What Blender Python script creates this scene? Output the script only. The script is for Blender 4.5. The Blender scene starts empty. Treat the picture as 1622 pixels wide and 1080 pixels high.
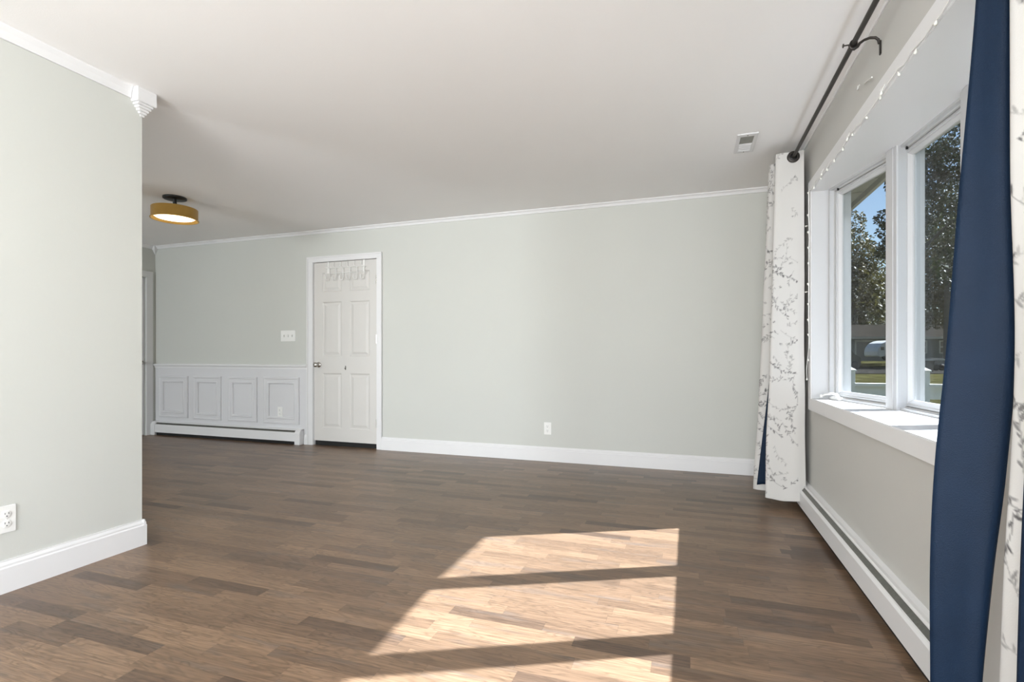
import bpy, bmesh, math, random
import numpy as np
from mathutils import Vector, Matrix
random.seed(7)
C = bpy.context.scene
COL = C.collection
PI = math.pi

# ------------------------------------------------------------------ camera, world, sun, exposure
YAW = math.atan(279/811)
cam_d = bpy.data.cameras.new('camera'); cam = bpy.data.objects.new('camera', cam_d); COL.objects.link(cam)
cam.location = (0, 0, 1.02); cam.rotation_euler = (PI/2, 0, YAW)
cam_d.lens = 18.0; cam_d.sensor_width = 36.0; cam_d.shift_y = 23/1622; cam_d.clip_start = 0.02; cam_d.clip_end = 500
C.camera = cam
C.view_settings.view_transform = 'Standard'; C.view_settings.look = 'None'
C.view_settings.gamma = 1; C.view_settings.use_curve_mapping = False
C.view_settings.exposure = 0.08
C.cycles.use_denoising = True
C.cycles.max_bounces = 10; C.cycles.diffuse_bounces = 6; C.cycles.transparent_max_bounces = 16
C.cycles.sample_clamp_indirect = 6.0

w = bpy.data.worlds.new('world'); C.world = w; w.use_nodes = True
nt = w.node_tree; nt.nodes.clear()
sky = nt.nodes.new('ShaderNodeTexSky'); sky.sky_type = 'NISHITA'; sky.sun_disc = False
sky.sun_elevation = math.radians(40.2); sky.sun_rotation = math.radians(64); sky.air_density = 1.0; sky.dust_density = 0.4; sky.ozone_density = 2.0
bg = nt.nodes.new('ShaderNodeBackground'); bg.inputs[1].default_value = 0.17
wo = nt.nodes.new('ShaderNodeOutputWorld')
nt.links.new(sky.outputs[0], bg.inputs[0]); nt.links.new(bg.outputs[0], wo.inputs[0])

SUN_TAN = 0.845
sd = Vector((-math.cos(math.radians(26.1)), -math.sin(math.radians(26.1)), -SUN_TAN)).normalized()
sun_d = bpy.data.lights.new('sun', 'SUN'); sun = bpy.data.objects.new('sun', sun_d); COL.objects.link(sun)
sun.rotation_euler = sd.to_track_quat('-Z', 'Y').to_euler(); sun.location = (8, 6, 8)
sun_d.energy = 34; sun_d.color = (0.91, 0.97, 1.08); sun_d.angle = math.radians(0.55)

def area(name, loc, direction, sx, sy, power, color=(1, 1, 1)):
    d = bpy.data.lights.new(name, 'AREA'); d.shape = 'RECTANGLE'; d.size = sx; d.size_y = sy
    d.energy = power; d.color = color
    o = bpy.data.objects.new(name, d); COL.objects.link(o); o.location = loc
    o.rotation_euler = Vector(direction).to_track_quat('-Z', 'Z').to_euler()
    return o
# fill lights added behind the camera to brighten the room, set in unseen openings
area('fill_side_opening', (0.80, -1.45, 1.45), (-1, 0.0, 0.0), 1.6, 1.2, 112, (0.92, 0.965, 1.0))
area('fill_front_opening', (-1.0, -2.86, 1.40), (0, 1, 0.6), 2.6, 1.9, 285, (0.96, 0.98, 1.0))
area('fill_dining_opening', (-5.6, -2.86, 1.45), (-0.02, 1, 0.10), 1.0, 1.4, 175, (0.90, 0.96, 1.0))

# ------------------------------------------------------------------ materials
def mat(name, color=(0.8, 0.8, 0.8), rough=0.5, metal=0.0, noise=0.0, nscale=8.0, bump=0.0, bscale=120.0, spec=0.5, emis=None, estr=0.0, transl=0.0):
    m = bpy.data.materials.new(name); m.use_nodes = True
    n = m.node_tree.nodes; L = m.node_tree.links
    b = n['Principled BSDF']
    b.inputs['Base Color'].default_value = (*color, 1); b.inputs['Roughness'].default_value = rough
    b.inputs['Metallic'].default_value = metal; b.inputs['Specular IOR Level'].default_value = spec
    if emis: b.inputs['Emission Color'].default_value = (*emis, 1); b.inputs['Emission Strength'].default_value = estr
    tc = n.new('ShaderNodeTexCoord')
    if noise > 0:
        t = n.new('ShaderNodeTexNoise'); t.inputs['Scale'].default_value = nscale; t.inputs['Detail'].default_value = 4
        L.new(tc.outputs['Object'], t.inputs['Vector'])
        mr = n.new('ShaderNodeMapRange'); mr.inputs['To Min'].default_value = 1-noise; mr.inputs['To Max'].default_value = 1+noise
        mr.inputs['From Min'].default_value = 0.25; mr.inputs['From Max'].default_value = 0.75
        L.new(t.outputs['Fac'], mr.inputs['Value'])
        mx = n.new('ShaderNodeVectorMath'); mx.operation = 'SCALE'; mx.inputs[0].default_value = color
        L.new(mr.outputs[0], mx.inputs['Scale']); L.new(mx.outputs[0], b.inputs['Base Color'])
    if bump > 0:
        t2 = n.new('ShaderNodeTexNoise'); t2.inputs['Scale'].default_value = bscale; t2.inputs['Detail'].default_value = 2
        L.new(tc.outputs['Object'], t2.inputs['Vector'])
        bp = n.new('ShaderNodeBump'); bp.inputs['Strength'].default_value = bump; bp.inputs['Distance'].default_value = 0.002
        L.new(t2.outputs['Fac'], bp.inputs['Height']); L.new(bp.outputs[0], b.inputs['Normal'])
    if transl > 0:
        tr = n.new('ShaderNodeBsdfTranslucent'); tr.inputs[0].default_value = (*color, 1)
        ms = n.new('ShaderNodeMixShader'); ms.inputs[0].default_value = transl
        L.new(b.outputs[0], ms.inputs[1]); L.new(tr.outputs[0], ms.inputs[2]); L.new(ms.outputs[0], n['Material Output'].inputs['Surface'])
    return m

M = {}
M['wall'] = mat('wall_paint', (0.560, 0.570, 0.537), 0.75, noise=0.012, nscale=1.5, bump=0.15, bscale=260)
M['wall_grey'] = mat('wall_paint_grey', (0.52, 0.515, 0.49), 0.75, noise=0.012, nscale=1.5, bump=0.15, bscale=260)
M['ceiling'] = mat('ceiling_paint', (0.90, 0.895, 0.89), 0.9, noise=0.012, nscale=1.2, bump=0.2, bscale=180)
M['trim'] = mat('white_trim_paint', (0.73, 0.73, 0.735), 0.38, noise=0.01, nscale=3)
M['door'] = mat('door_paint', (0.62, 0.605, 0.58), 0.45, noise=0.015, nscale=4)
M['wains'] = mat('wainscot_paint', (0.66, 0.66, 0.675), 0.45, noise=0.012, nscale=4)
M['vinyl'] = mat('window_vinyl', (0.53, 0.535, 0.545), 0.35, noise=0.01, nscale=5)
M['vgrey'] = mat('window_track_grey', (0.42, 0.42, 0.41), 0.45, noise=0.03, nscale=30)
M['plastic'] = mat('white_plastic', (0.80, 0.80, 0.78), 0.35, noise=0.01, nscale=40)
M['dark'] = mat('dark_gap', (0.012, 0.012, 0.012), 0.9, noise=0.1, nscale=20)
M['black'] = mat('black_metal', (0.012, 0.012, 0.012), 0.45, metal=0.3, noise=0.1, nscale=30)
M['bronze'] = mat('rod_bronze', (0.045, 0.04, 0.036), 0.45, metal=0.6, noise=0.15, nscale=60)
M['brass'] = mat('brass', (0.55, 0.34, 0.09), 0.38, metal=0.75, noise=0.08, nscale=12)
M['chrome'] = mat('satin_nickel', (0.55, 0.53, 0.50), 0.25, metal=1.0, noise=0.05, nscale=80)
M['alum'] = mat('baseboard_fin_metal', (0.15, 0.15, 0.135), 0.4, metal=0.6, noise=0.15, nscale=60)
M['lamp'] = mat('lamp_diffuser', (0.9, 0.88, 0.8), 0.5, emis=(1.0, 0.88, 0.68), estr=2.4, noise=0.01)
M['bulb'] = mat('frosted_bulb', (0.75, 0.75, 0.70), 0.3, noise=0.02, nscale=90)
M['blue'] = mat('navy_blackout_fabric', (0.0038, 0.0140, 0.0350), 0.6, noise=0.10, nscale=9, bump=0.5, bscale=420, spec=0.2)
M['duct'] = mat('duct_metal', (0.30, 0.30, 0.27), 0.5, metal=0.3, noise=0.1, nscale=20)
M['soffit'] = mat('eave_paint', (0.30, 0.28, 0.22), 0.8, noise=0.08, nscale=6)
M['fence'] = mat('white_vinyl_fence', (0.80, 0.82, 0.78), 0.5, noise=0.04, nscale=3)
M['grass'] = mat('lawn', (0.034, 0.032, 0.012), 0.95, noise=0.6, nscale=0.9, spec=0)
M['road'] = mat('asphalt', (0.022, 0.021, 0.019), 0.9, noise=0.25, nscale=2, spec=0)
M['bark'] = mat('bark', (0.06, 0.055, 0.045), 0.9, noise=0.4, nscale=6, bump=0.8, bscale=12)
M['siding'] = mat('grey_siding', (0.10, 0.11, 0.105), 0.8, noise=0.05, nscale=2)
M['roof'] = mat('grey_shingles', (0.020, 0.018, 0.015), 0.95, noise=0.25, nscale=5, spec=0)
M['housetrim'] = mat('house_trim', (0.30, 0.30, 0.28), 0.6, noise=0.05, nscale=4)
M['garage'] = mat('garage_door_paint', (0.13, 0.13, 0.12), 0.7, noise=0.05, nscale=4)
M['hglass'] = mat('dark_window_glass', (0.02, 0.022, 0.025), 0.15, noise=0.05)
M['camper'] = mat('camper_white', (0.45, 0.45, 0.45), 0.35, noise=0.06, nscale=2)
M['campert'] = mat('pale_sunlit_paint', (0.62, 0.63, 0.66), 0.3, noise=0.03, nscale=2)  # lighter copy of the camper white with sunlight put into the colour
M['rubber'] = mat('tyre_rubber', (0.015, 0.015, 0.015), 0.8, noise=0.1)
M['carpaint'] = mat('dark_car_paint', (0.03, 0.035, 0.03), 0.25, noise=0.05)
M['bin'] = mat('dark_bin_plastic', (0.03, 0.03, 0.028), 0.6, noise=0.1)
M['lightbin'] = mat('pale_bin_plastic', (0.17, 0.165, 0.15), 0.6, noise=0.15, nscale=6)

def leafmat(name, c1, c2, scale):
    m = bpy.data.materials.new(name); m.use_nodes = True
    n = m.node_tree.nodes; L = m.node_tree.links; b = n['Principled BSDF']; b.inputs['Roughness'].default_value = 0.6
    tc = n.new('ShaderNodeTexCoord'); t = n.new('ShaderNodeTexNoise'); t.inputs['Scale'].default_value = scale; t.inputs['Detail'].default_value = 5
    L.new(tc.outputs['Object'], t.inputs['Vector'])
    r = n.new('ShaderNodeValToRGB'); r.color_ramp.elements[0].position = 0.35; r.color_ramp.elements[1].position = 0.65
    r.color_ramp.elements[0].color = (*c1, 1); r.color_ramp.elements[1].color = (*c2, 1)
    L.new(t.outputs['Fac'], r.inputs[0]); L.new(r.outputs[0], b.inputs['Base Color'])
    tr = n.new('ShaderNodeBsdfTranslucent'); L.new(r.outputs[0], tr.inputs[0])
    ms = n.new('ShaderNodeMixShader'); ms.inputs[0].default_value = 0.25
    L.new(b.outputs[0], ms.inputs[1]); L.new(tr.outputs[0], ms.inputs[2]); L.new(ms.outputs[0], n['Material Output'].inputs['Surface'])
    return m
M['leaf'] = leafmat('leaves_olive', (0.030, 0.031, 0.009), (0.095, 0.085, 0.024), 0.8)
M['leafd'] = leafmat('leaves_dark', (0.010, 0.018, 0.006), (0.040, 0.055, 0.016), 0.8)

def glassmat():
    m = bpy.data.materials.new('window_glass'); m.use_nodes = True
    n = m.node_tree.nodes; L = m.node_tree.links; n.remove(n['Principled BSDF'])
    t = n.new('ShaderNodeBsdfTransparent'); t.inputs[0].default_value = (0.84, 0.85, 0.84, 1)
    g = n.new('ShaderNodeBsdfGlossy'); g.inputs['Roughness'].default_value = 0.02; g.inputs[0].default_value = (0.9, 0.9, 0.9, 1)
    lw = n.new('ShaderNodeLayerWeight'); lw.inputs[0].default_value = 0.5
    pw = n.new('ShaderNodeMath'); pw.operation = 'POWER'; pw.inputs[1].default_value = 5.0; L.new(lw.outputs['Facing'], pw.inputs[0])
    fr = n.new('ShaderNodeMath'); fr.operation = 'MULTIPLY_ADD'; fr.inputs[1].default_value = 0.5; fr.inputs[2].default_value = 0.02; L.new(pw.outputs[0], fr.inputs[0])
    ms = n.new('ShaderNodeMixShader'); L.new(fr.outputs[0], ms.inputs[0]); L.new(t.outputs[0], ms.inputs[1]); L.new(g.outputs[0], ms.inputs[2])
    L.new(ms.outputs[0], n['Material Output'].inputs['Surface'])
    return m
M['glass'] = glassmat()

def floormat():
    m = bpy.data.materials.new('strip_laminate'); m.use_nodes = True
    n = m.node_tree.nodes; L = m.node_tree.links; b = n['Principled BSDF']
    def math_(op, a, bb=None, c=None):
        x = n.new('ShaderNodeMath'); x.operation = op
        for i, v in enumerate((a, bb, c)):
            if v is None: continue
            if isinstance(v, (int, float)): x.inputs[i].default_value = v
            else: L.new(v, x.inputs[i])
        return x.outputs[0]
    tc = n.new('ShaderNodeTexCoord'); sp = n.new('ShaderNodeSeparateXYZ'); L.new(tc.outputs['Object'], sp.inputs[0])
    X, Y = sp.outputs[0], sp.outputs[1]
    W = 0.0655
    yr = math_('DIVIDE', Y, W); row = math_('FLOOR', yr); fy = math_('FRACT', yr)
    wn = n.new('ShaderNodeTexWhiteNoise'); wn.noise_dimensions = '1D'; L.new(row, wn.inputs['W'])
    ln = math_('MULTIPLY_ADD', wn.outputs['Value'], 0.22, 0.34)
    sc = n.new('ShaderNodeSeparateColor'); L.new(wn.outputs['Color'], sc.inputs[0])
    xs = math_('MULTIPLY_ADD', sc.outputs[1], 3.0, X)
    # jitter the butt joints: two lengths per row
    xr = math_('DIVIDE', xs, ln); colm = math_('FLOOR', xr); fx = math_('FRACT', xr)
    cv = n.new('ShaderNodeCombineXYZ'); L.new(row, cv.inputs[0]); L.new(colm, cv.inputs[1])
    pn = n.new('ShaderNodeTexWhiteNoise'); pn.noise_dimensions = '2D'; L.new(cv.outputs[0], pn.inputs['Vector'])
    ps = n.new('ShaderNodeSeparateColor'); L.new(pn.outputs['Color'], ps.inputs[0])
    # board tone
    r = n.new('ShaderNodeValToRGB'); e = r.color_ramp.elements
    e[0].position = 0.0; e[0].color = (0.088, 0.056, 0.038, 1); e[1].position = 1.0; e[1].color = (0.222, 0.142, 0.088, 1)
    e2 = r.color_ramp.elements.new(0.14); e2.color = (0.138, 0.087, 0.055, 1)
    e3 = r.color_ramp.elements.new(0.6); e3.color = (0.178, 0.113, 0.070, 1)
    L.new(ps.outputs[0], r.inputs[0])
    # grain, stretched along the strip, offset per board
    ox = math_('MULTIPLY_ADD', ps.outputs[1], 37.0, X); oy = math_('MULTIPLY_ADD', ps.outputs[2], 19.0, Y)
    g1v = n.new('ShaderNodeCombineXYZ'); L.new(math_('MULTIPLY', ox, 5.0), g1v.inputs[0]); L.new(math_('MULTIPLY', oy, 120.0), g1v.inputs[1])
    g1 = n.new('ShaderNodeTexNoise'); g1.inputs['Scale'].default_value = 1.0; g1.inputs['Detail'].default_value = 5; g1.inputs['Roughness'].default_value = 0.6
    L.new(g1v.outputs[0], g1.inputs['Vector'])
    g2v = n.new('ShaderNodeCombineXYZ'); L.new(math_('MULTIPLY', ox, 3.0), g2v.inputs[0]); L.new(math_('MULTIPLY', oy, 22.0), g2v.inputs[1])
    g2 = n.new('ShaderNodeTexNoise'); g2.inputs['Scale'].default_value = 1.0; g2.inputs['Detail'].default_value = 2; g2.inputs['Distortion'].default_value = 0.6
    L.new(g2v.outputs[0], g2.inputs['Vector'])
    rings = math_('SINE', math_('MULTIPLY', g2.outputs['Fac'], 62.0))
    rings01 = math_('MULTIPLY_ADD', rings, 0.5, 0.5)
    ringf = math_('MULTIPLY_ADD', math_('POWER', rings01, 2.5), -0.27, 1.08)
    gr = math_('MULTIPLY_ADD', g1.outputs['Fac'], 1.5, 0.25)
    # broad grey streaks inside some boards
    g3 = n.new('ShaderNodeTexNoise'); g3.inputs['Scale'].default_value = 1.0; g3.inputs['Detail'].default_value = 3
    g3v = n.new('ShaderNodeCombineXYZ'); L.new(math_('MULTIPLY', ox, 2.2), g3v.inputs[0]); L.new(math_('MULTIPLY', oy, 14.0), g3v.inputs[1]); L.new(g3v.outputs[0], g3.inputs['Vector'])
    tot = math_('MULTIPLY', ringf, gr)
    dy = math_('MINIMUM', fy, math_('SUBTRACT', 1.0, fy)); seam_y = math_('SMOOTH_MIN', math_('MULTIPLY', dy, 40.0), 1.0, 0.2)
    dx = math_('MULTIPLY', math_('MINIMUM', fx, math_('SUBTRACT', 1.0, fx)), ln); seam_x = math_('SMOOTH_MIN', math_('MULTIPLY', dx, 550.0), 1.0, 0.2)
    seam = math_('MULTIPLY_ADD', math_('MINIMUM', seam_x, seam_y), 0.20, 0.80)
    tot = math_('MULTIPLY', tot, seam)
    greym = n.new('ShaderNodeMix'); greym.data_type = 'RGBA'; greym.inputs['B'].default_value = (0.115, 0.095, 0.082, 1)
    mrg = n.new('ShaderNodeMapRange'); mrg.inputs['From Min'].default_value = 0.55; mrg.inputs['From Max'].default_value = 0.75; mrg.inputs['To Max'].default_value = 0.7
    L.new(g3.outputs['Fac'], mrg.inputs['Value']); L.new(mrg.outputs[0], greym.inputs['Factor']); L.new(r.outputs[0], greym.inputs['A'])
    vm = n.new('ShaderNodeVectorMath'); vm.operation = 'SCALE'; L.new(greym.outputs['Result'], vm.inputs[0]); L.new(tot, vm.inputs['Scale'])
    L.new(vm.outputs[0], b.inputs['Base Color'])
    b.inputs['Roughness'].default_value = 0.36; b.inputs['Specular IOR Level'].default_value = 0.45
    rr = math_('MULTIPLY_ADD', g1.outputs['Fac'], 0.16, 0.27); L.new(rr, b.inputs['Roughness'])
    bp = n.new('ShaderNodeBump'); bp.inputs['Strength'].default_value = 0.12; bp.inputs['Distance'].default_value = 0.001
    L.new(tot, bp.inputs['Height']); L.new(bp.outputs[0], b.inputs['Normal'])
    return m
M['floor'] = floormat()

def fabricmat():
    m = bpy.data.materials.new('floral_fabric'); m.use_nodes = True
    n = m.node_tree.nodes; L = m.node_tree.links; b = n['Principled BSDF']; b.inputs['Roughness'].default_value = 0.85
    b.inputs['Specular IOR Level'].default_value = 0.1
    at = n.new('ShaderNodeAttribute'); at.attribute_name = 'print'
    L.new(at.outputs['Color'], b.inputs['Base Color'])
    tc = n.new('ShaderNodeTexCoord'); t2 = n.new('ShaderNodeTexNoise'); t2.inputs['Scale'].default_value = 260
    L.new(tc.outputs['Object'], t2.inputs['Vector']); bp = n.new('ShaderNodeBump'); bp.inputs['Strength'].default_value = 0.3; bp.inputs['Distance'].default_value = 0.001
    L.new(t2.outputs['Fac'], bp.inputs['Height']); L.new(bp.outputs[0], b.inputs['Normal'])
    tr = n.new('ShaderNodeBsdfTranslucent'); L.new(at.outputs['Color'], tr.inputs[0])
    ms = n.new('ShaderNodeMixShader'); ms.inputs[0].default_value = 0.12
    L.new(b.outputs[0], ms.inputs[1]); L.new(tr.outputs[0], ms.inputs[2]); L.new(ms.outputs[0], n['Material Output'].inputs['Surface'])
    return m
M['floral'] = fabricmat()

# ------------------------------------------------------------------ mesh helpers
class MB:
    def __init__(s): s.v = []; s.f = []; s.sm = []
    def add(s, vs, fs, smooth=False):
        k = len(s.v); s.v += [tuple(v) for v in vs]
        for f in fs: s.f.append([k+i for i in f]); s.sm.append(smooth)
        return s
    def box(s, x0, x1, y0, y1, z0, z1):
        x0, x1 = sorted((x0, x1)); y0, y1 = sorted((y0, y1)); z0, z1 = sorted((z0, z1))
        return s.add([(x0,y0,z0),(x1,y0,z0),(x1,y1,z0),(x0,y1,z0),(x0,y0,z1),(x1,y0,z1),(x1,y1,z1),(x0,y1,z1)],
              [(0,3,2,1),(4,5,6,7),(0,1,5,4),(1,2,6,5),(2,3,7,6),(3,0,4,7)])
    def prism(s, poly, axis, a0, a1):
        """closed 2D polygon extruded along axis ('x','y','z'); poly coords are the two other axes in order"""
        def p3(p, a):
            return {'x': (a, p[0], p[1]), 'y': (p[0], a, p[1]), 'z': (p[0], p[1], a)}[axis]
        n = len(poly); vs = [p3(p, a0) for p in poly]+[p3(p, a1) for p in poly]
        fs = [tuple(range(n)), tuple(range(2*n-1, n-1, -1))]+[(i, (i+1) % n, n+(i+1) % n, n+i) for i in range(n)]
        return s.add(vs, fs)
    def ring(s, x0, x1, z0, z1, prof):
        """mitred rectangular frame in the local xz plane; prof = closed loop of (inset, y)"""
        n = len(prof)
        vs = [v for o, y in prof for v in ((x0+o, y, z0+o), (x1-o, y, z0+o), (x1-o, y, z1-o), (x0+o, y, z1-o))]
        fs = [(k*4+i, k*4+(i+1) % 4, ((k+1) % n)*4+(i+1) % 4, ((k+1) % n)*4+i) for k in range(n) for i in range(4)]
        return s.add(vs, fs)
    def tube(s, pts, r, n=10, caps=True, smooth=True):
        pts = [Vector(p) for p in pts]; rs = r if isinstance(r, (list, tuple)) else [r]*len(pts)
        up = None; rings = []
        for i, p in enumerate(pts):
            t = (pts[min(i+1, len(pts)-1)]-pts[max(i-1, 0)]).normalized()
            if up is None:
                up = Vector((0, 0, 1)) if abs(t.z) < 0.9 else Vector((1, 0, 0))
            a = (up-t*up.dot(t)).normalized(); b = t.cross(a); up = a
            rings.append([p+(a*math.cos(2*PI*k/n)+b*math.sin(2*PI*k/n))*rs[i] for k in range(n)])
        vs = [v for ring in rings for v in ring]
        fs = [(i*n+k, i*n+(k+1) % n, (i+1)*n+(k+1) % n, (i+1)*n+k) for i in range(len(pts)-1) for k in range(n)]
        s.add(vs, fs, smooth)
        if caps: s.add(rings[0], [tuple(range(n-1, -1, -1))]); s.add(rings[-1], [tuple(range(n))])
        return s
    def lathe(s, prof, c, axis=(0, 0, 1), n=24, smooth=True):
        ax = Vector(axis).normalized(); u = ax.orthogonal().normalized(); v = ax.cross(u); c = Vector(c)
        vs = [c+ax*h+(u*math.cos(2*PI*k/n)+v*math.sin(2*PI*k/n))*max(r, 1e-5) for r, h in prof for k in range(n)]
        fs = [(i*n+k, i*n+(k+1) % n, (i+1)*n+(k+1) % n, (i+1)*n+k) for i in range(len(prof)-1) for k in range(n)]
        s.add(vs, fs, smooth); return s
    def build(s, name, m, parent=None, bevel=0.0, seg=2, solid=0.0):
        me = bpy.data.meshes.new(name)
        off = Vector(parent.location) if parent is not None and not parent.get('_local') else Vector()
        if parent is not None and parent.parent is not None and not parent.get('_local'): off = off + Vector(parent.parent.location)
        me.from_pydata([tuple(Vector(v)-off) for v in s.v], [], s.f)
        for p, q in zip(me.polygons, s.sm): p.use_smooth = q
        b = bmesh.new(); b.from_mesh(me); bmesh.ops.recalc_face_normals(b, faces=b.faces)
        if bevel > 0:
            ed = [e for e in b.edges if e.is_manifold and len(e.link_faces) == 2 and e.calc_face_angle(0) > 0.7]
            bmesh.ops.bevel(b, geom=ed, offset=bevel, segments=seg, affect='EDGES', clamp_overlap=True)
        b.to_mesh(me); b.free(); me.update()
        me.materials.append(m if not isinstance(m, str) else M[m])
        o = bpy.data.objects.new(name, me); COL.objects.link(o)
        if parent is not None: o.parent = parent
        if solid:
            md = o.modifiers.new('solid', 'SOLIDIFY'); md.thickness = solid; md.offset = 0
        return o
def MBX(*a): return MB().box(*a)

def tag(o, label, cat, group=None, kind=None):
    if label: o['label'] = label
    if cat: o['category'] = cat
    if group: o['group'] = group
    if kind: o['kind'] = kind
    return o
def thing(name, loc, label=None, cat=None, group=None, kind=None, rz=0):
    o = bpy.data.objects.new(name, None); COL.objects.link(o); o.location = loc; o.rotation_euler = (0, 0, rz); o.empty_display_size = 0.05
    return tag(o, label, cat, group, kind)
def local(o): o['_local'] = 1; return o
def struct(o): o['kind'] = 'structure'; return o

# ------------------------------------------------------------------ dimensions
XW = 0.755; XF = 0.738; YB = 4.79; XL = -2.785; XS = -6.556; YF = -2.8; H = 2.44
ZS, ZH = 0.748, 2.062            # bay seat top and bay head
OY0, OY1 = 1.19, 3.70            # opening along the window wall
XO = 0.905                       # outer face of the window wall

# ------------------------------------------------------------------ room shell
struct(MBX(XS-.2, XW+.15, YF-.15, YB+.15, -0.12, 0).build('floor', 'floor'))
struct(MBX(XS-.2, XW+.15, YF-.15, YB+.15, H, H+0.1).build('ceiling', 'ceiling'))
b = MB()
b.box(XW, XO, YF, -2.25, 0, H); b.box(XW, XO, -2.25, -.65, 0, .85); b.box(XW, XO, -2.25, -.65, 2.05, H)
b.box(XW, XO, -.65, OY0, 0, H); b.box(XW, XO, OY0, OY1, 0, ZS-.025); b.box(XW, XO, OY0, OY1, ZH+.002, H); b.box(XW, XO, OY1, YB+.15, 0, H)
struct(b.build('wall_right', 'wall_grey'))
b = MB()   # far wall with a door opening
DX0, DX1, DZ = -4.05, -3.195, 2.082
b.box(XS-.15, DX0, YB, YB+.15, 0, H); b.box(DX1, XW, YB, YB+.15, 0, H); b.box(DX0, DX1, YB, YB+.15, DZ, H)
struct(b.build('wall_back', 'wall'))
struct(MBX(XL-.12, XL, YF, 1.962, 0, H).build('wall_left', 'wall'))
b = MB(); b.box(XS-.15, XS, YF, 3.82, 0, H); b.box(XS-.15, XS, 4.667, YB, 0, H); b.box(XS-.15, XS, 3.82, 4.667, 2.02, H)
struct(b.build('wall_far_left', 'wall'))
b = MB()
for x0, x1 in ((XS-.15, -6.15), (-5.05, -2.35), (.35, XO)): b.box(x0, x1, YF-.12, YF, 0, H)
b.box(-6.15, -5.05, YF-.12, YF, 0, .7); b.box(-6.15, -5.05, YF-.12, YF, 2.2, H)
b.box(-2.35, .35, YF-.12, YF, 0, .4); b.box(-2.35, .35, YF-.12, YF, 2.38, H)
struct(b.build('wall_front', 'wall'))

# baseboards: profile with a stepped cap
def base_profile(t=.016, h=.138):
    return [(0, 0), (t, 0), (t, h-.032), (t-.004, h-.026), (t-.004, h-.018), (t-.010, h-.006), (t-.010, h), (0, h)]
def baseboard(name, axis, a0, a1, face, sign, h=.138):
    p = [(face+sign*q[0], q[1]) for q in base_profile(h=h)]
    return struct(MB().prism(p, axis, a0, a1).build(name, 'trim'))
baseboard('baseboard_back', 'x', -3.139, XW-.001, YB, -1)
baseboard('baseboard_left', 'y', YF, 1.962, XL, 1)
p = [(1.962+q[0], q[1]) for q in base_profile()]
struct(MB().prism(p, 'x', XL-.1355, XL+.0155).build('baseboard_end', 'trim'))
baseboard('baseboard_partition', 'y', YF, 1.9615, XL-.12, -1)
baseboard('baseboard_corner', 'x', -4.165, -4.121, YB, -1, .115)
baseboard('baseboard_right', 'y', 4.47, YB-.017, XW, -1)

# crown mouldings (small cove)
def crown(name, axis, a0, a1, face, sign, h=.042, pr=.030):
    p = [(0, H), (pr, H), (pr, H-.008), (pr*.55, H-h*.45), (.010, H-h+.008), (.010, H-h), (0, H-h)]
    return struct(MB().prism([(face+sign*a, z) for a, z in p], axis, a0, a1).build(name, 'trim'))
crown('trim_1', 'x', XS, XW, YB, -1, .038)
crown('trim_2', 'y', YF, 1.90, XL, 1, .062, .022)
crown('trim_3', 'y', YF, YB, XS, 1, .045)
# ceiling corner block at the partition end
b = MB(); cx, cy = XL-.004, 1.962-.004
b.box(cx-.05, cx+.055, cy-.055, cy+.05, H-.075, H)
for k in range(5):
    r0 = .046-.009*k
    b.box(cx-.01-r0*.6, cx+r0, cy-r0, cy+.01+r0*.6, H-.075-.012*(k+1), H-.075-.012*k)
struct(b.build('trim_4', 'trim', bevel=.003))
b = MB(); b.box(XS, XS+.045, YB-.045, YB, H-.055, H)
for k in range(4): b.box(XS, XS+.034-.008*k, YB-.034+.008*k, YB, H-.055-.014*(k+1), H-.055-.014*k)
struct(b.build('trim_5', 'trim', bevel=.002))
struct(MBX(XW-.006, XW, YF, YB-.03, H-.014, H).build('trim_6', 'trim'))

# ------------------------------------------------------------------ far door (door_1)
d = struct(thing('door_1', ((DX0+DX1)/2, YB, 0), 'white six-panel door with white casing in the far wall'))
b = MB()   # casing
for (x0, x1, z0, z1) in ((-4.12, -4.045, 0, 2.078), (-3.20, -3.139, 0, 2.078), (-4.12, -3.139, 2.0782, 2.135)):
    b.box(x0, x1, YB-.014, YB, z0, z1)
for (x0, x1, z0, z1) in ((-4.126, -4.108, .001, 2.124), (-3.151, -3.133, 0.14, 2.124), (-4.126, -3.133, 2.1245, 2.141)):
    b.box(x0, x1, YB-.022, YB-.001, z0, z1)
b.build('door_casing', 'trim', d, bevel=.003)
b = MB(); b.box(DX0+.0005, DX0+.010, YB+.001, YB+.149, 0.001, DZ-.0005); b.box(DX1-.010, DX1-.0005, YB+.001, YB+.149, 0.001, DZ-.0005); b.box(DX0+.0105, DX1-.0105, YB+.001, YB+.149, DZ-.004, DZ-.0005)
b.build('door_jamb', 'trim', d)
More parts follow.
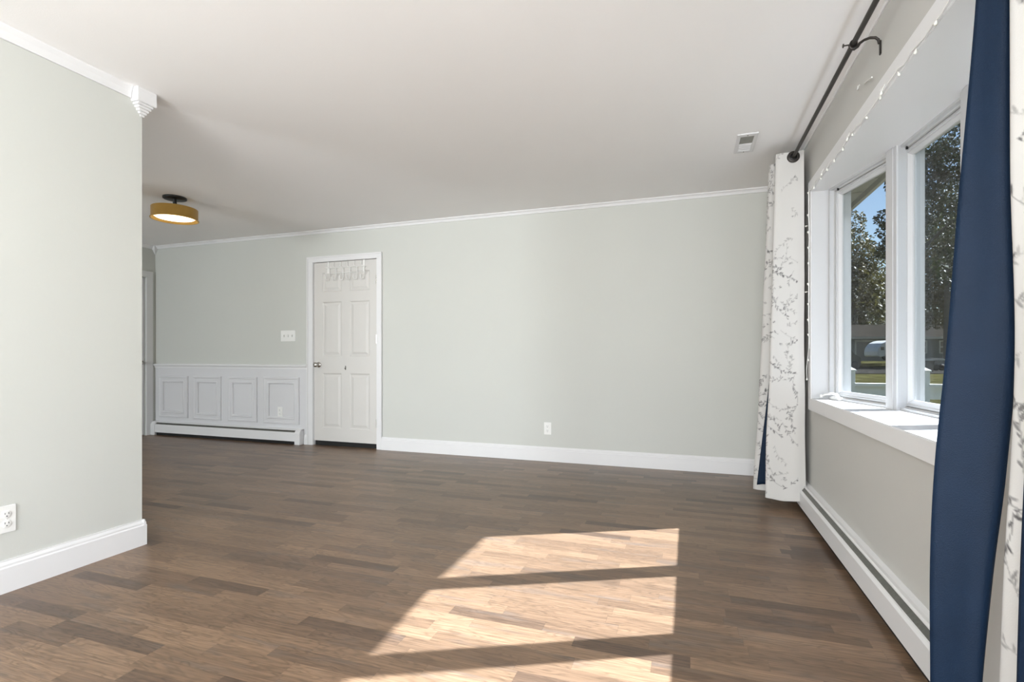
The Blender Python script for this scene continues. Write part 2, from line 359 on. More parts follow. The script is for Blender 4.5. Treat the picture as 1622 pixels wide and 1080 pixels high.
# slab with six raised panels
SX0, SX1, SZ0, SZ1 = -4.038, -3.207, .055, 2.073
SY = YB+.006
def panel_slab(b, x0, x1, z0, z1, y, th, panels):
    """front face at y facing -Y with recessed/raised panels, th deep"""
    xs = sorted({x0, x1, *[p[0] for p in panels], *[p[1] for p in panels]}); zs = sorted({z0, z1, *[p[2] for p in panels], *[p[3] for p in panels]})
    for i in range(len(xs)-1):
        for j in range(len(zs)-1):
            mx, mz = (xs[i]+xs[i+1])/2, (zs[j]+zs[j+1])/2
            if any(p[0] < mx < p[1] and p[2] < mz < p[3] for p in panels): continue
            b.add([(xs[i], y, zs[j]), (xs[i+1], y, zs[j]), (xs[i+1], y, zs[j+1]), (xs[i], y, zs[j+1])], [(0, 1, 2, 3)])
    for (a, c, e, g) in panels:
        loops = [(0, 0), (.012, .009), (.022, .009), (.048, .002)]
        L0 = [[(a+o, y+dp, e+o), (c-o, y+dp, e+o), (c-o, y+dp, g-o), (a+o, y+dp, g-o)] for o, dp in loops]
        vs = [v for l in L0 for v in l]
        fs = [(k*4+i, k*4+(i+1) % 4, k*4+4+(i+1) % 4, k*4+4+i) for k in range(len(loops)-1) for i in range(4)]
        fs.append(tuple(range(len(vs)-4, len(vs)))); b.add(vs, fs)
    b.box(x0, x1, y+.012, y+th, z0, z1)
    b.add([(x0, y, z0), (x1, y, z0), (x1, y+.012, z0), (x0, y+.012, z0)], [(0, 1, 2, 3)])
    b.add([(x0, y, z1), (x1, y, z1), (x1, y+.012, z1), (x0, y+.012, z1)], [(0, 1, 2, 3)])
    b.add([(x0, y, z0), (x0, y, z1), (x0, y+.012, z1), (x0, y+.012, z0)], [(0, 1, 2, 3)])
    b.add([(x1, y, z0), (x1, y, z1), (x1, y+.012, z1), (x1, y+.012, z0)], [(0, 1, 2, 3)])
pl = []
for (x0, x1) in ((-3.925, -3.668), (-3.558, -3.300)):
    pl += [(x0, x1, .200, .820), (x0, x1, 1.010, 1.625), (x0, x1, 1.738, 1.958)]
b = MB(); panel_slab(b, SX0, SX1, SZ0, SZ1, SY, .035, pl)
slab = b.build('door_slab', 'door', d)
MBX(DX0+.010, DX1-.010, YB+.03, YB+.14, 0, SZ0+.004).build('door_gap_shade', 'dark', d)  # dark block paints in the shade below the door
for z in (1.80, 1.155, .235):
    b = MBX(SX1-.004, SX1+.010, YB-.006, YB+.004, z, z+.09); b.tube([(SX1+.004, YB-.008, z-.002), (SX1+.004, YB-.008, z+.092)], .006, 8)
    b.build('hinge', 'chrome', d)
b = MB(); b.lathe([(0, 0), (.030, 0), (.032, .004), (.026, .010), (.012, .013), (.011, .034), (.014, .038)], (-3.975, SY, .915), (0, -1, 0), 20)
b.lathe([(.012, .034), (.024, .040), (.029, .052), (.026, .064), (.014, .071), (0, .072)], (-3.975, SY, .915), (0, -1, 0), 20)
b.build('door_knob', 'chrome', d)
MBX(SX0-.003, SX0+.004, SY-.008, SY+.02, .885, .945).build('latch_plate', 'chrome', d, bevel=.001)
MBX(DX0-.6, DX1+.6, YB+.9, YB+.95, 0, H).build('closet_back', 'wall', d)

# white hook rack over the top of the door
t = thing('over_door_hook_rack', (-3.60, SY, 2.07), 'white over-the-door rack with wire hooks on the top of the panelled door', 'hook rack')
b = MB()
for x in (-3.845, -3.37):
    b.box(x-.012, x+.012, SY-.004, SY-.001, 1.95, 2.078); b.box(x-.012, x+.012, SY-.004, SY+.03, 2.0735, 2.077)
b.tube([(-3.88, SY-.008, 2.005), (-3.34, SY-.008, 2.005)], .0045, 8); b.tube([(-3.88, SY-.008, 1.945), (-3.34, SY-.008, 1.945)], .0045, 8)
b.build('strap', 'plastic', t)
for k in range(6):
    x = -3.83+.092*k
    b = MB(); pts = [(x-.028, SY-.010, 2.068), (x-.028, SY-.012, 2.02), (x+.012, SY-.014, 1.995), (x+.012, SY-.016, 1.90), (x+.006, SY-.022, 1.862), (x-.012, SY-.032, 1.860), (x-.022, SY-.036, 1.885), (x-.024, SY-.034, 1.915)]
    b.tube(pts, .0045, 8); b.build('hook', 'plastic', t)
t = thing('adhesive_hook', (-3.612, SY, .887), 'tiny grey stick-on hook on the middle rail of the panelled door', 'hook')
b = MBX(-3.618, -3.606, SY-.004, SY, .86, .905); b.build('back_plate', 'alum', t, bevel=.001)
MB().tube([(-3.612, SY-.004, .88), (-3.612, SY-.016, .872), (-3.612, SY-.020, .882)], .003, 8).build('hook', 'alum', t)

# ------------------------------------------------------------------ wainscot left of the door
w_ = struct(thing('wall_wainscot', (-5.3, YB, 0), 'white wainscot with picture-frame panels below the chair rail'))
MBX(XS, -4.124, YB-.004, YB, 0, .905).build('backing', 'wains', w_)
for (x0, x1, z0, z1) in ((-6.471, -5.967, .228, .758), (-5.875, -5.418, .222, .762), (-5.305, -4.855, .222, .762), (-4.755, -4.236, .222, .768)):
    fw = .082; y = YB-.004
    b = MB().ring(x0, x1, z0, z1, [(0, y+.003), (0, y-.010), (.004, y-.018), (.018, y-.020), (.028, y-.013), (fw-.026, y-.013), (fw-.018, y-.020), (fw-.006, y-.018), (fw, y-.008), (fw, y+.003)])
    b.build('panel_frame', 'wains', w_)
b = MB().prism([(YB, .862), (YB-.014, .862), (YB-.014, .882), (YB-.024, .888), (YB-.030, .896), (YB-.030, .908), (YB-.022, .915), (YB, .915)], 'x', XS, -4.124)
struct(b.build('trim_7', 'trim'))

# ------------------------------------------------------------------ side wall door (door_2)
d = struct(thing('door_2', (XS, 4.24, 0), 'pale door with wide casing in the far left wall'))
b = MB(); b.box(XS, XS+.014, 4.667, 4.752, 0, 2.10); b.box(XS, XS+.014, 3.74, 3.82, 0, 2.10); b.box(XS, XS+.014, 3.8205, 4.6665, 2.02, 2.10)
b.build('door_casing', 'trim', d, bevel=.002)
b = MB(); b.box(XS-.06, XS-.02, 3.825, 4.660, .01, 2.015); b.build('door_slab', 'wains', d)
b = MB()
for (y0, y1, z0, z1) in ((3.93, 4.56, .2, .9), (3.93, 4.56, 1.05, 1.9)): b.box(XS-.021, XS-.012, y0, y1, z0, z1)
b.build('door_panel', 'wains', d, bevel=.006)
b = MB(); b.lathe([(0, 0), (.028, 0), (.028, .006), (.012, .012), (.012, .035), (.026, .045), (.024, .062), (0, .066)], (XS-.02, 4.59, .93), (1, 0, 0), 16); b.build('door_knob', 'chrome', d)

# ------------------------------------------------------------------ baseboard heaters
def heater(name, label, axis, a0, a1, face, sign, group):
    """axis the heater runs along; face = wall coordinate; sign = direction into the room"""
    loc = ((a0+a1)/2, face, 0) if axis == 'x' else (face, (a0+a1)/2, 0)
    t = thing(name, loc, label, 'heater', group)
    P = lambda pts: [(face+sign*p, z) for p, z in pts]
    MB().prism(P([(.0005, .012), (.004, .012), (.004, .168), (.034, .170), (.040, .164), (.040, .160), (.034, .165), (.004, .174), (.0005, .176)]), axis, a0, a1).build('back_plate', 'trim', t)
    MB().prism(P([(.062, .038), (.066, .038), (.066, .128), (.058, .138), (.052, .140), (.052, .137), (.057, .135), (.062, .127)]), axis, a0+.01, a1-.01).build('front_cover', 'trim', t)
    MB().prism(P([(.034, .160), (.054, .1385), (.051, .136), (.031, .157)]), axis, a0+.07, a1-.07).build('damper', 'alum', t)
    MB().prism(P([(.008, .002), (.046, .002), (.050, .05), (.050, .11), (.008, .11)]), axis, a0+.08, a1-.08).build('shaded_fin_block', 'dark', t)  # fins as one near-black block, shade below the cover put into its colour
    for (c0, c1) in ((a0, a0+.075), (a1-.075, a1)):
        MB().prism(P([(.0005, 0.001), (.070, 0.001), (.070, .130), (.062, .150), (.040, .172), (.0005, .178)]), axis, c0, c1).build('end_cap', 'trim', t, bevel=.003)
    return t
heater('baseboard_heater', 'white baseboard heater under the wainscot left of the door', 'x', XS+.012, -4.175, YB-.005, -1, 'white baseboard heaters')
heater('baseboard_heater', 'long white baseboard heater along the floor beneath the bow window', 'y', .25, 4.46, XW, -1, 'white baseboard heaters')

# ------------------------------------------------------------------ outlets and switch
def outlet(name, label, loc, rz, parent_label=None):
    """receptacle facing local -Y"""
    t = local(thing(name, loc, label, 'outlet', 'white wall outlets', rz=rz))
    MBX(-.035, .035, -.006, 0, -.0585, .0585).build('cover_plate', 'plastic', t, bevel=.002)
    for s in (-1, 1):
        b = MB(); b.lathe([(.0165, 0), (.0165, .003), (.015, .0035), (0, .0035)], (0, -.006, s*.0205), (0, -1, 0), 20)
        r = b.build('receptacle', 'plastic', t); r['_local'] = 1
        b = MB(); z = s*.0205
        b.box(-.0075, -.0055, -.0102, -.0092, z+.001, z+.009); b.box(.0055, .0075, -.0102, -.0092, z+.0015, z+.0085)
        b.lathe([(0, 0), (.0024, 0), (.0024, .0007), (0, .0007)], (0, -.0095, z-.0065), (0, -1, 0), 10)
        b.build('slots', 'dark', r)
    MB().lathe([(0, .0022), (.002, .002), (.003, 0)], (0, -.006, 0), (0, -1, 0), 10).build('screw', 'plastic', t)
    return t
outlet('wall_outlet', 'white duplex outlet on the long bare far wall above its baseboard', (-1.283, YB, .316), 0)
outlet('wall_outlet', 'white duplex outlet low on the near left partition at the frame edge', (XL, 1.378, .3145), PI/2)
outlet('wall_outlet', 'white duplex outlet inside the wainscot panel nearest the door', (-4.515, YB-.004, .36), 0)
t = local(thing('light_switch', (-4.40, YB, 1.248), 'white three-gang light switch plate left of the panelled door', 'switch'))
MBX(-.107, .107, -.006, 0, -.063, .063).build('cover_plate', 'plastic', t, bevel=.002)
for k in (-1, 0, 1):
    r = MBX(k*.058-.006, k*.058+.006, -.007, -.005, -.013, .013).build('toggle_slot', 'vgrey', t)
    b = MB(); z = .006 if k else -.006
    b.add([(k*.058-.004, -.006, -.008), (k*.058+.004, -.006, -.008), (k*.058+.004, -.006, .008), (k*.058-.004, -.006, .008),
           (k*.058-.003, -.017, z-.003), (k*.058+.003, -.017, z-.003), (k*.058+.003, -.017, z+.004), (k*.058-.003, -.017, z+.004)],
          [(0, 1, 2, 3), (4, 5, 6, 7), (0, 1, 5, 4), (1, 2, 6, 5), (2, 3, 7, 6), (3, 0, 4, 7)])
    b.build('toggle', 'plastic', t)

# ------------------------------------------------------------------ ceiling lamp
lx, ly = -4.362, 3.365
t = thing('ceiling_lamp', (lx, ly, H), 'brass drum ceiling lamp with glowing white diffuser and black canopy', 'lamp')
MB().lathe([(0, 0), (.094, 0), (.094, -.014), (.088, -.018), (0, -.018)], (lx, ly, H), n=40).build('canopy', 'black', t)
MB().lathe([(.016, -.016), (.016, -.120), (0, -.120)], (lx, ly, H), n=20).build('stem', 'black', t)
MB().lathe([(.0, -.100), (.178, -.100), (.180, -.102), (.180, -.190), (.188, -.196), (.188, -.200), (.174, -.200), (.174, -.106), (.0, -.106)], (lx, ly, H), n=56).build('lamp_shade', 'brass', t)
MB().lathe([(0, -.160), (.140, -.160), (.158, -.164), (.164, -.174), (.150, -.184), (.09, -.190), (0, -.192)], (lx, ly, H), n=48).build('diffuser', 'lamp', t)
lp = bpy.data.lights.new('lamp_glow', 'POINT'); lp.energy = 3; lp.color = (1, .86, .66); lp.shadow_soft_size = .12
lo = bpy.data.objects.new('lamp_glow', lp); COL.objects.link(lo); lo.location = (lx, ly, H-.27)

# ------------------------------------------------------------------ ceiling register
vx0, vx1, vy0, vy1 = .300, .425, 3.58, 3.90
t = thing('ceiling_vent', ((vx0+vx1)/2, (vy0+vy1)/2, H), 'small white ceiling register near the top of the floral curtain', 'vent')
b = MB(); z0, z1 = H-.008, H-.0005
ix0, ix1, iy0, iy1 = vx0+.022, vx1-.022, vy0+.04, vy1-.04
b.box(vx0, ix0, vy0, vy1, z0, z1); b.box(ix1, vx1, vy0, vy1, z0, z1); b.box(ix0, ix1, vy0, iy0, z0, z1); b.box(ix0, ix1, iy1, vy1, z0, z1)
b.build('frame', 'trim', t, bevel=.002)
MBX(ix0, ix1, iy0, iy0+.125, H-.0035, H-.0015).build('duct_opening', 'duct', t)
b = MBX(ix0, ix1, iy0+.125, iy1, H-.006, H-.001)
for k in range(6): b.box(ix0+.003, ix1-.003, iy0+.135+k*.018, iy0+.139+k*.018, H-.0075, H-.0055)
b.build('damper', 'trim', t)
for y in (vy0+.02, vy1-.02): MB().lathe([(.005, 0), (.004, -.002), (0, -.0025)], ((vx0+vx1)/2, y, z0), n=10).build('screw', 'alum', t)

# ------------------------------------------------------------------ bow window
HG = [(.905, 3.705), (1.065, 3.085), (1.118, 2.45), (1.065, 1.815), (.905, 1.195)]   # hinge points in the glass plane
# seat board and head board
inner = [(XF+.002, OY0), (XF+.002, OY1)]
outline = [(XF+.004, OY0), (XF+.004, OY1), (HG[0][0]+.03, HG[0][1]+.03)] + [(x+.04, y) for x, y in HG[1:4]] + [(HG[4][0]+.03, HG[4][1]-.03)]
seat_poly = [(XF+.004, OY0), (XF+.004, OY1)] + [(XO+.03, OY1)] + [(x+.05, y) for x, y in HG[1:4]] + [(XO+.03, OY0)]
struct(MB().prism(seat_poly, 'z', ZS-.024, ZS).build('trim_8', 'trim'))
struct(MB().prism(seat_poly, 'z', ZH, ZH+.03).build('trim_9', 'trim'))
# side jamb boards
b = MB()
for y, s in ((OY1, 1), (OY0, -1)):
    b.box(XF+.004, XO+.02, min(y-.002*s, y+.018*s), max(y-.002*s, y+.018*s), ZS, ZH)
struct(b.build('trim_10', 'vinyl'))
# casing, mitred flat boards with small back band
t = struct(thing('trim_11', (XF, (OY0+OY1)/2, ZS), 'white casing around the bow window'))
cw = .078
for nm, poly in (('head_casing', [(OY0-cw, ZH+cw), (OY1+cw, ZH+cw), (OY1+.002, ZH+.002), (OY0-.002, ZH+.002)]),
                 ('apron_casing', [(OY0-cw, ZS-cw), (OY1+cw, ZS-cw), (OY1+.002, ZS-.003), (OY0-.002, ZS-.003)]),
                 ('side_casing', [(OY1+cw, ZS-cw), (OY1+cw, ZH+cw), (OY1+.002, ZH+.002), (OY1+.002, ZS-.003)]),
                 ('side_casing', [(OY0-cw, ZS-cw), (OY0-cw, ZH+cw), (OY0-.002, ZH+.002), (OY0-.002, ZS-.003)])):
    MB().prism(poly, 'x', XF, XW+.001).build(nm, 'trim', t, bevel=.002)

def bow_window(i, A, B, crank=False):
    """casement unit between hinge points A (far) and B (near); local x runs A->B, local y outward"""
    A = Vector(A); B = Vector(B); W = (B-A).length; ang = math.atan2((B-A).y, (B-A).x)
    t = local(struct(thing('window_%d' % i, (A.x, A.y, ZS), 'white casement unit %s of the bow window' % ['farthest from the camera', 'second from the far end', 'second from the near end', 'nearest the camera'][i-1], rz=ang)))
    h = ZH-ZS; g = .004
    fr = .012   # outer frame
    b = MB()    # outer frame: from .085 inside (y=-.07.. since local y points inward for -ang) to outside
    yi, yo = -.075, .045
    sgn = 1
    # local +y is to the left of A->B, i.e. outward (+X) for a walk toward -Y
    b.ring(g, W-g, 0, h, [(0, yi), (fr, yi), (fr, -.055), (fr+.003, -.053), (fr+.003, yo), (0, yo)])
    b.build('window_frame', 'vinyl', t)
    a0, a1, z0, z1 = g+fr, W-g-fr, fr, h-fr
    b = MB()    # grey weather-strip channel round the sash
    b.ring(a0+.001, a1-.001, z0+.001, z1-.001, [(0, -.052), (.006, -.050), (.006, -.012), (0, -.012)])
    b.build('weather_strip', 'vgrey', t)
    s0, s1, q0, q1 = a0+.008, a1-.008, z0+.008, z1-.008; sw = .026
    b = MB().ring(s0, s1, q0, q1, [(0, -.042), (.003, -.045), (sw*.45, -.045), (sw*.5, -.040), (sw-.006, -.040), (sw, -.032), (sw+.006, -.024), (sw+.006, -.011), (sw, -.008), (0, -.008)])
    sash = b.build('sash', 'vinyl', t)
    b = MBX(s0+sw+.004, s1-sw-.004, -.018, -.014, q0+sw+.004, q1-sw-.004); b.build('pane', 'glass', t)
    for xx in (a0+.05, a1-.05):
        MBX(xx, xx+.006, -.058, -.049, z1-.016, z1-.002).build('sash_clip', 'dark', t)
    if crank:
        b = MB(); b.box(.050, .150, -.095, -.060, .002, .020); cr = b.build('crank_housing', 'plastic', t, bevel=.006)
        b = MB(); b.tube([(.125, -.080, .020), (.120, -.086, .034), (.090, -.100, .040), (.045, -.118, .030), (.018, -.124, .016)], [.008, .009, .008, .007, .006], 10)
        b.lathe([(0, -.006), (.009, -.006), (.010, .012), (0, .016)], (.018, -.126, .014), n=12)
        b.build('crank_handle', 'plastic', t, bevel=0)
    return t
for i in range(4): bow_window(i+1, HG[i], HG[i+1], crank=(i in (0, 3)))
# mullion posts where the casement units meet, plus end posts
def post(name, x, y, ang, w=.050):
    t = local(struct(thing(name, (x, y, ZS), rz=ang)))
    h = ZH-ZS
    b = MB().prism([(-.098, -w/2), (-.098, w/2), (-.090, w/2+.001), (.046, .016), (.046, -.016), (-.090, -w/2-.001)], 'z', 0, h)

    b.build('mullion', 'vinyl', t)
    MB().box(-.103, -.0975, -w/2+.022, w/2-.022, 0, h).build('mull_strip', 'vinyl', t, bevel=.002)
    return t
post('trim_12', HG[1][0], HG[1][1], math.radians(-10)*-1, .092)
post('trim_13', HG[2][0], HG[2][1], 0, .092)
post('trim_14', HG[3][0], HG[3][1], math.radians(-10), .092)
b = MB()
b.box(HG[0][0]-.05, HG[0][0]+.05, HG[0][1]-.022, HG[0][1]+.02, ZS, ZH); b.box(HG[4][0]-.05, HG[4][0]+.05, HG[4][1]-.02, HG[4][1]+.022, ZS, ZH)
struct(b.build('trim_15', 'vinyl'))

# unseen windows added behind the camera: simple frames around the fill lights
def plain_window(i, axis, a0, a1, z0, z1, c):
    t = struct(thing('window_%d' % i, ((a0+a1)/2, c, z0) if axis == 'x' else (c, (a0+a1)/2, z0)))
    b = MB().ring(a0, a1, z0, z1, [(0, -.03), (.05, -.03), (.05, .03), (0, .03)])
    b.v = [(x, c+y, z) for x, y, z in b.v] if axis == 'x' else [(c+y, x, z) for x, y, z in b.v]
    b.build('window_frame', 'vinyl', t)
plain_window(5, 'y', -2.25, -.65, .85, 2.05, .86)
plain_window(6, 'x', -2.35, .35, .4, 2.38, YF-.09)
plain_window(7, 'x', -6.15, -5.05, .7, 2.2, YF-.09)

# ------------------------------------------------------------------ string lights round the casing
t = thing('string_lights', (XF-.006, OY1, ZH), 'string of small white bulbs along the bow window casing', 'string lights')
xs_ = XF-.008; wire = []; ys = OY1+.016
zz = 0.90
pts = [(xs_-.004, ys+.032, .868), (xs_-.006, ys+.036, .93), (xs_-.002, ys+.020, 1.01), (xs_, ys+.010, 1.06)]
z = 1.06
while z < ZH: pts.append((xs_+random.uniform(-.002, .002), ys+random.uniform(-.006, .006), z)); z += .07
pts.append((xs_, OY1+.01, ZH+.012))
y = OY1-.03; rnd = random.Random(3)
while y > OY0+.05:
    pts.append((xs_+rnd.uniform(-.003, .003), y, ZH+.004+rnd.uniform(-.008, .010))); y -= .055
MB().tube(pts, .0018, 6).build('wire', 'plastic', t)
MB().tube([(p[0]+.003, p[1]+.003, p[2]+.004+rnd.uniform(-.004, .004)) for p in pts[3:]], .0015, 6).build('wire', 'plastic', t)
def bulb(c, dirv):
    MB().lathe([(0, -.003), (.0025, -.002), (.003, .003), (.0045, .007), (.0055, .011), (.0045, .015), (0, .017)], c, dirv, 10).build('bulb', 'bulb', t)
for z in (.985, 1.145, 1.24, 1.34, 1.47, 1.60, 1.70, 1.80, 1.91, 2.05): bulb((xs_-.002, ys+rnd.uniform(-.010, .008), z), (-.3, -.4, .9))
for z in (1.43, 1.855): bulb((xs_-.006, ys+.022, z), (-.5, 1, 0))
bulb((xs_-.004, ys+.032, .876), (0, .2, -1))
y = OY1-.12
while y > OY0+.15:
    bulb((xs_+.002, y, ZH+rnd.uniform(-.004, .006)), (rnd.uniform(-.2, .6), rnd.uniform(-.5, .5), -1)); y -= rnd.uniform(.14, .19)
for y in (3.36, 2.86, 2.40):   # little bunched loops held by clips
    c = [(xs_-.003+.004*math.sin(a), y+.018*math.cos(a)+.01*math.sin(2*a), ZH+.014+.014*math.sin(a)) for a in np.linspace(0, 2*PI, 14)]
    MB().tube(c, .0016, 6).build('wire', 'plastic', t)
    bulb((xs_-.002, y, ZH+.008), (-.3, .3, -1))
# thin white wire hook on the wall above the casing
b = MB().tube([(XW-.001, 2.80, 2.285), (XW-.006, 2.79, 2.262), (XW-.010, 2.76, 2.255), (XW-.012, 2.74, 2.262)], .0022, 6)
b.tube([(XW-.004, 2.70, 2.245), (XW-.012, 2.62, 2.222), (XW-.018, 2.55, 2.200)], .003, 6)
tag(b.build('wall_hook', 'plastic'), 'thin bent white wire hook on the wall above the window casing', 'hook')

# ------------------------------------------------------------------ curtain rod
RX, RZ = .655, 2.327
t = thing('curtain_rod', (RX, 2.5, RZ), 'dark bronze curtain rod running above the bow window', 'curtain rod')
MB().tube([(RX, 1.93, RZ), (RX, 4.30, RZ)], .0105, 16).build('rod_tube', 'bronze', t)
MB().tube([(RX, .75, RZ), (RX, 1.935, RZ)], .0085, 16).build('inner_tube', 'bronze', t)
MB().tube([(RX, 1.925, RZ), (RX, 1.94, RZ)], .0118, 16).build('collar', 'bronze', t)
MB().lathe([(0, 0), (.012, .002), (.022, .014), (.026, .028), (.022, .042), (.012, .054), (0, .058)], (RX, 4.29, RZ), (0, 1, 0), 18).build('finial', 'bronze', t)
for yb in (2.50, 1.05):
    br = thing('bracket', (0, 0, 0)); br.parent = t; br.location = (0, yb-2.5, 0); local(br)
    b = MB()
    # arm: cradle under the rod, sweep up, over to the wall and down into the plate (local to rod height)
    pts = [(-.012, 0, -.004), (-.008, 0, -.016), (.004, 0, -.020), (.016, 0, -.012), (.024, 0, .0), (.040, 0, .010), (.060, 0, .015), (.080, 0, .012), (.090, 0, .002), (.0935, 0, -.015)]
    b.tube(pts, [.005, .006, .007, .007, .006, .0055, .0055, .0055, .0055, .0055], 10)
    b.lathe([(.0145, -.012), (.0145, .012), (.0125, .012), (.0125, -.012), (.0145, -.012)], (0, 0, 0), (0, 1, 0), 16)
    b.build('arm', 'bronze', br)
    b = MBX(.094, .0995, -.008, .008, -.062, -.004); b.build('wall_plate', 'bronze', br, bevel=.002)
    b = MB().tube([(-.012, 0, 0), (-.034, 0, 0)], .003, 8); b.lathe([(0, 0), (.008, 0), (.008, .004), (0, .004)], (-.034, 0, 0), (-1, 0, 0), 12); b.build('thumb_screw', 'bronze', br)

# ------------------------------------------------------------------ curtains
def catmull(P, n):
    P = [Vector(p) for p in P]; Q = [P[0]*2-P[1]]+P+[P[-1]*2-P[-2]]; out = []
    for i in range(1, len(Q)-2):
        for k in range(n):
            t = k/n; a, b_, c, d_ = Q[i-1], Q[i], Q[i+1], Q[i+2]
            out.append(0.5*((2*b_)+(c-a)*t+(2*a-5*b_+4*c-d_)*t*t+(3*b_-a-3*c+d_)*t**3))
    out.append(P[-1]); return out
def resample(pts, m):
    L = [0]
    for a, b_ in zip(pts, pts[1:]): L.append(L[-1]+(b_-a).length)
    out = []; j = 0
    for k in range(m):
        s = L[-1]*k/(m-1)
        while j < len(L)-2 and L[j+1] < s: j += 1
        f = (s-L[j])/max(L[j+1]-L[j], 1e-9); out.append(pts[j].lerp(pts[j+1], f))
    return out, L[-1]
def floral_print(nu, nv, du, dv, seed, blank=0.10, density=1.0):
    """textile print as an intensity array: sprigs of small leaves, arching twigs and a few open flowers"""
    rg = np.random.default_rng(seed); A = np.zeros((nv, nu))
    U, V = np.meshgrid(np.arange(nu)*du, np.arange(nv)*dv)
    Wd, Hd = nu*du, nv*dv
    def stamp(cu, cv, ru, rv, ang, k):
        R = max(ru, rv)*1.2
        i0, i1 = max(0, int((cu-R)/du)), min(nu, int((cu+R)/du)+2); j0, j1 = max(0, int((cv-R)/dv)), min(nv, int((cv+R)/dv)+2)
        if i0 >= i1 or j0 >= j1: return
        x = U[j0:j1, i0:i1]-cu; y = V[j0:j1, i0:i1]-cv; c, s = math.cos(ang), math.sin(ang)
        q = ((x*c+y*s)/ru)**2+((-x*s+y*c)/rv)**2
        A[j0:j1, i0:i1] = np.maximum(A[j0:j1, i0:i1], k*np.clip(1.5-q, 0, 1))
    n = int(density*Wd*Hd*9)+3
    for _ in range(n):
        u, v = rg.uniform(blank, Wd), rg.uniform(0, Hd); a = rg.uniform(0, 2*PI); cur = rg.uniform(-9, 9); tone = rg.uniform(.35, .95)
        for s in range(int(rg.uniform(14, 40))):
            a += cur*.007; u += math.cos(a)*.007; v += math.sin(a)*.007
            stamp(u, v, .0055, .0018, a, tone*.6)
            if rg.random() < .45:
                sd_ = rg.choice([-1, 1]); la = a+sd_*rg.uniform(.5, 1.1); ll = rg.uniform(.006, .013)
                stamp(u+math.cos(la)*ll, v+math.sin(la)*ll, ll, ll*.33, la, tone)
    for _ in range(int(density*Wd*Hd*5)+2):
        u, v = rg.uniform(blank, Wd), rg.uniform(0, Hd); r = rg.uniform(.008, .017)
        for k in range(7):
            a = rg.uniform(0, 2*PI); q = rg.uniform(.2, 1.2)*r
            stamp(u+math.cos(a)*q, v+math.sin(a)*q*.7, r*rg.uniform(.3, .6), r*rg.uniform(.2, .4), rg.uniform(0, PI), rg.uniform(.15, .45))
        for k in range(5): stamp(u+rg.normal()*r*.4, v+rg.normal()*r*.3, .0028, .002, rg.uniform(0, 3), .8)
    if blank > 0: A[:, :int(blank*.8/du)] *= .0
    return A
def sheet(name, parent, m, top, bot, z0, z1, step, thick=.004, print_seed=None, blank=0, mid=None, wob=.004, density=1.0, keys=None):
    """hanging cloth between a plan curve at the top and one at the bottom"""
    rt, lt = resample(catmull(top, 8), 400); rb, lb = resample(catmull(bot, 8), 400)
    if mid: keys = [(.5, mid)]
    KS = [(0.0, rt)]+[(kv, resample(catmull(kc, 8), 400)[0]) for kv, kc in (keys or [])]+[(1.0, rb)]
    Lw = max(lt, lb); nu = max(12, int(Lw/step)); nv = max(20, int((z1-z0)/step))
    if m != 'floral': nv = min(nv, 90)
    vs = []
    for j in range(nv+1):
        v = j/nv; f = v
        for i in range(nu+1):
            k = int(i/nu*399); q = 0
            while q < len(KS)-2 and v > KS[q+1][0]: q += 1
            f = (v-KS[q][0])/(KS[q+1][0]-KS[q][0])
            p0 = KS[max(q-1, 0)][1][k]; p1 = KS[q][1][k]; p2 = KS[q+1][1][k]; p3 = KS[min(q+2, len(KS)-1)][1][k]
            m1 = (p2-p0)/(KS[q+1][0]-KS[max(q-1, 0)][0]); m2 = (p3-p1)/(KS[min(q+2, len(KS)-1)][0]-KS[q][0]); dv = KS[q+1][0]-KS[q][0]
            p = p1*(2*f**3-3*f*f+1)+m1*dv*(f**3-2*f*f+f)+p2*(-2*f**3+3*f*f)+m2*dv*(f**3-f*f)
            wv = wob*(math.sin(v*9+i/nu*7)+.6*math.sin(v*21+i/nu*13))*v
            vs.append((p.x+wv, p.y+wv*.6, z1+(z0-z1)*v+.004*math.sin(i/nu*17)*v))
    fs = [(j*(nu+1)+i, j*(nu+1)+i+1, (j+1)*(nu+1)+i+1, (j+1)*(nu+1)+i) for j in range(nv) for i in range(nu)]
    b = MB(); b.add(vs, fs, True); o = b.build(name, m, parent, solid=thick)
    if print_seed is not None:
        A = floral_print(nu+1, nv+1, Lw/nu, (z1-z0)/nv, print_seed, blank, density)
        base = np.array((.64, .63, .61)); ink = np.array((.085, .08, .085))
        col = base[None, :]*(1-A.reshape(-1, 1))+ink[None, :]*A.reshape(-1, 1)
        at = o.data.color_attributes.new('print', 'FLOAT_COLOR', 'POINT')
        at.data.foreach_set('color', np.concatenate([col, np.ones((len(col), 1))], 1).astype(np.float32).ravel())
    return o
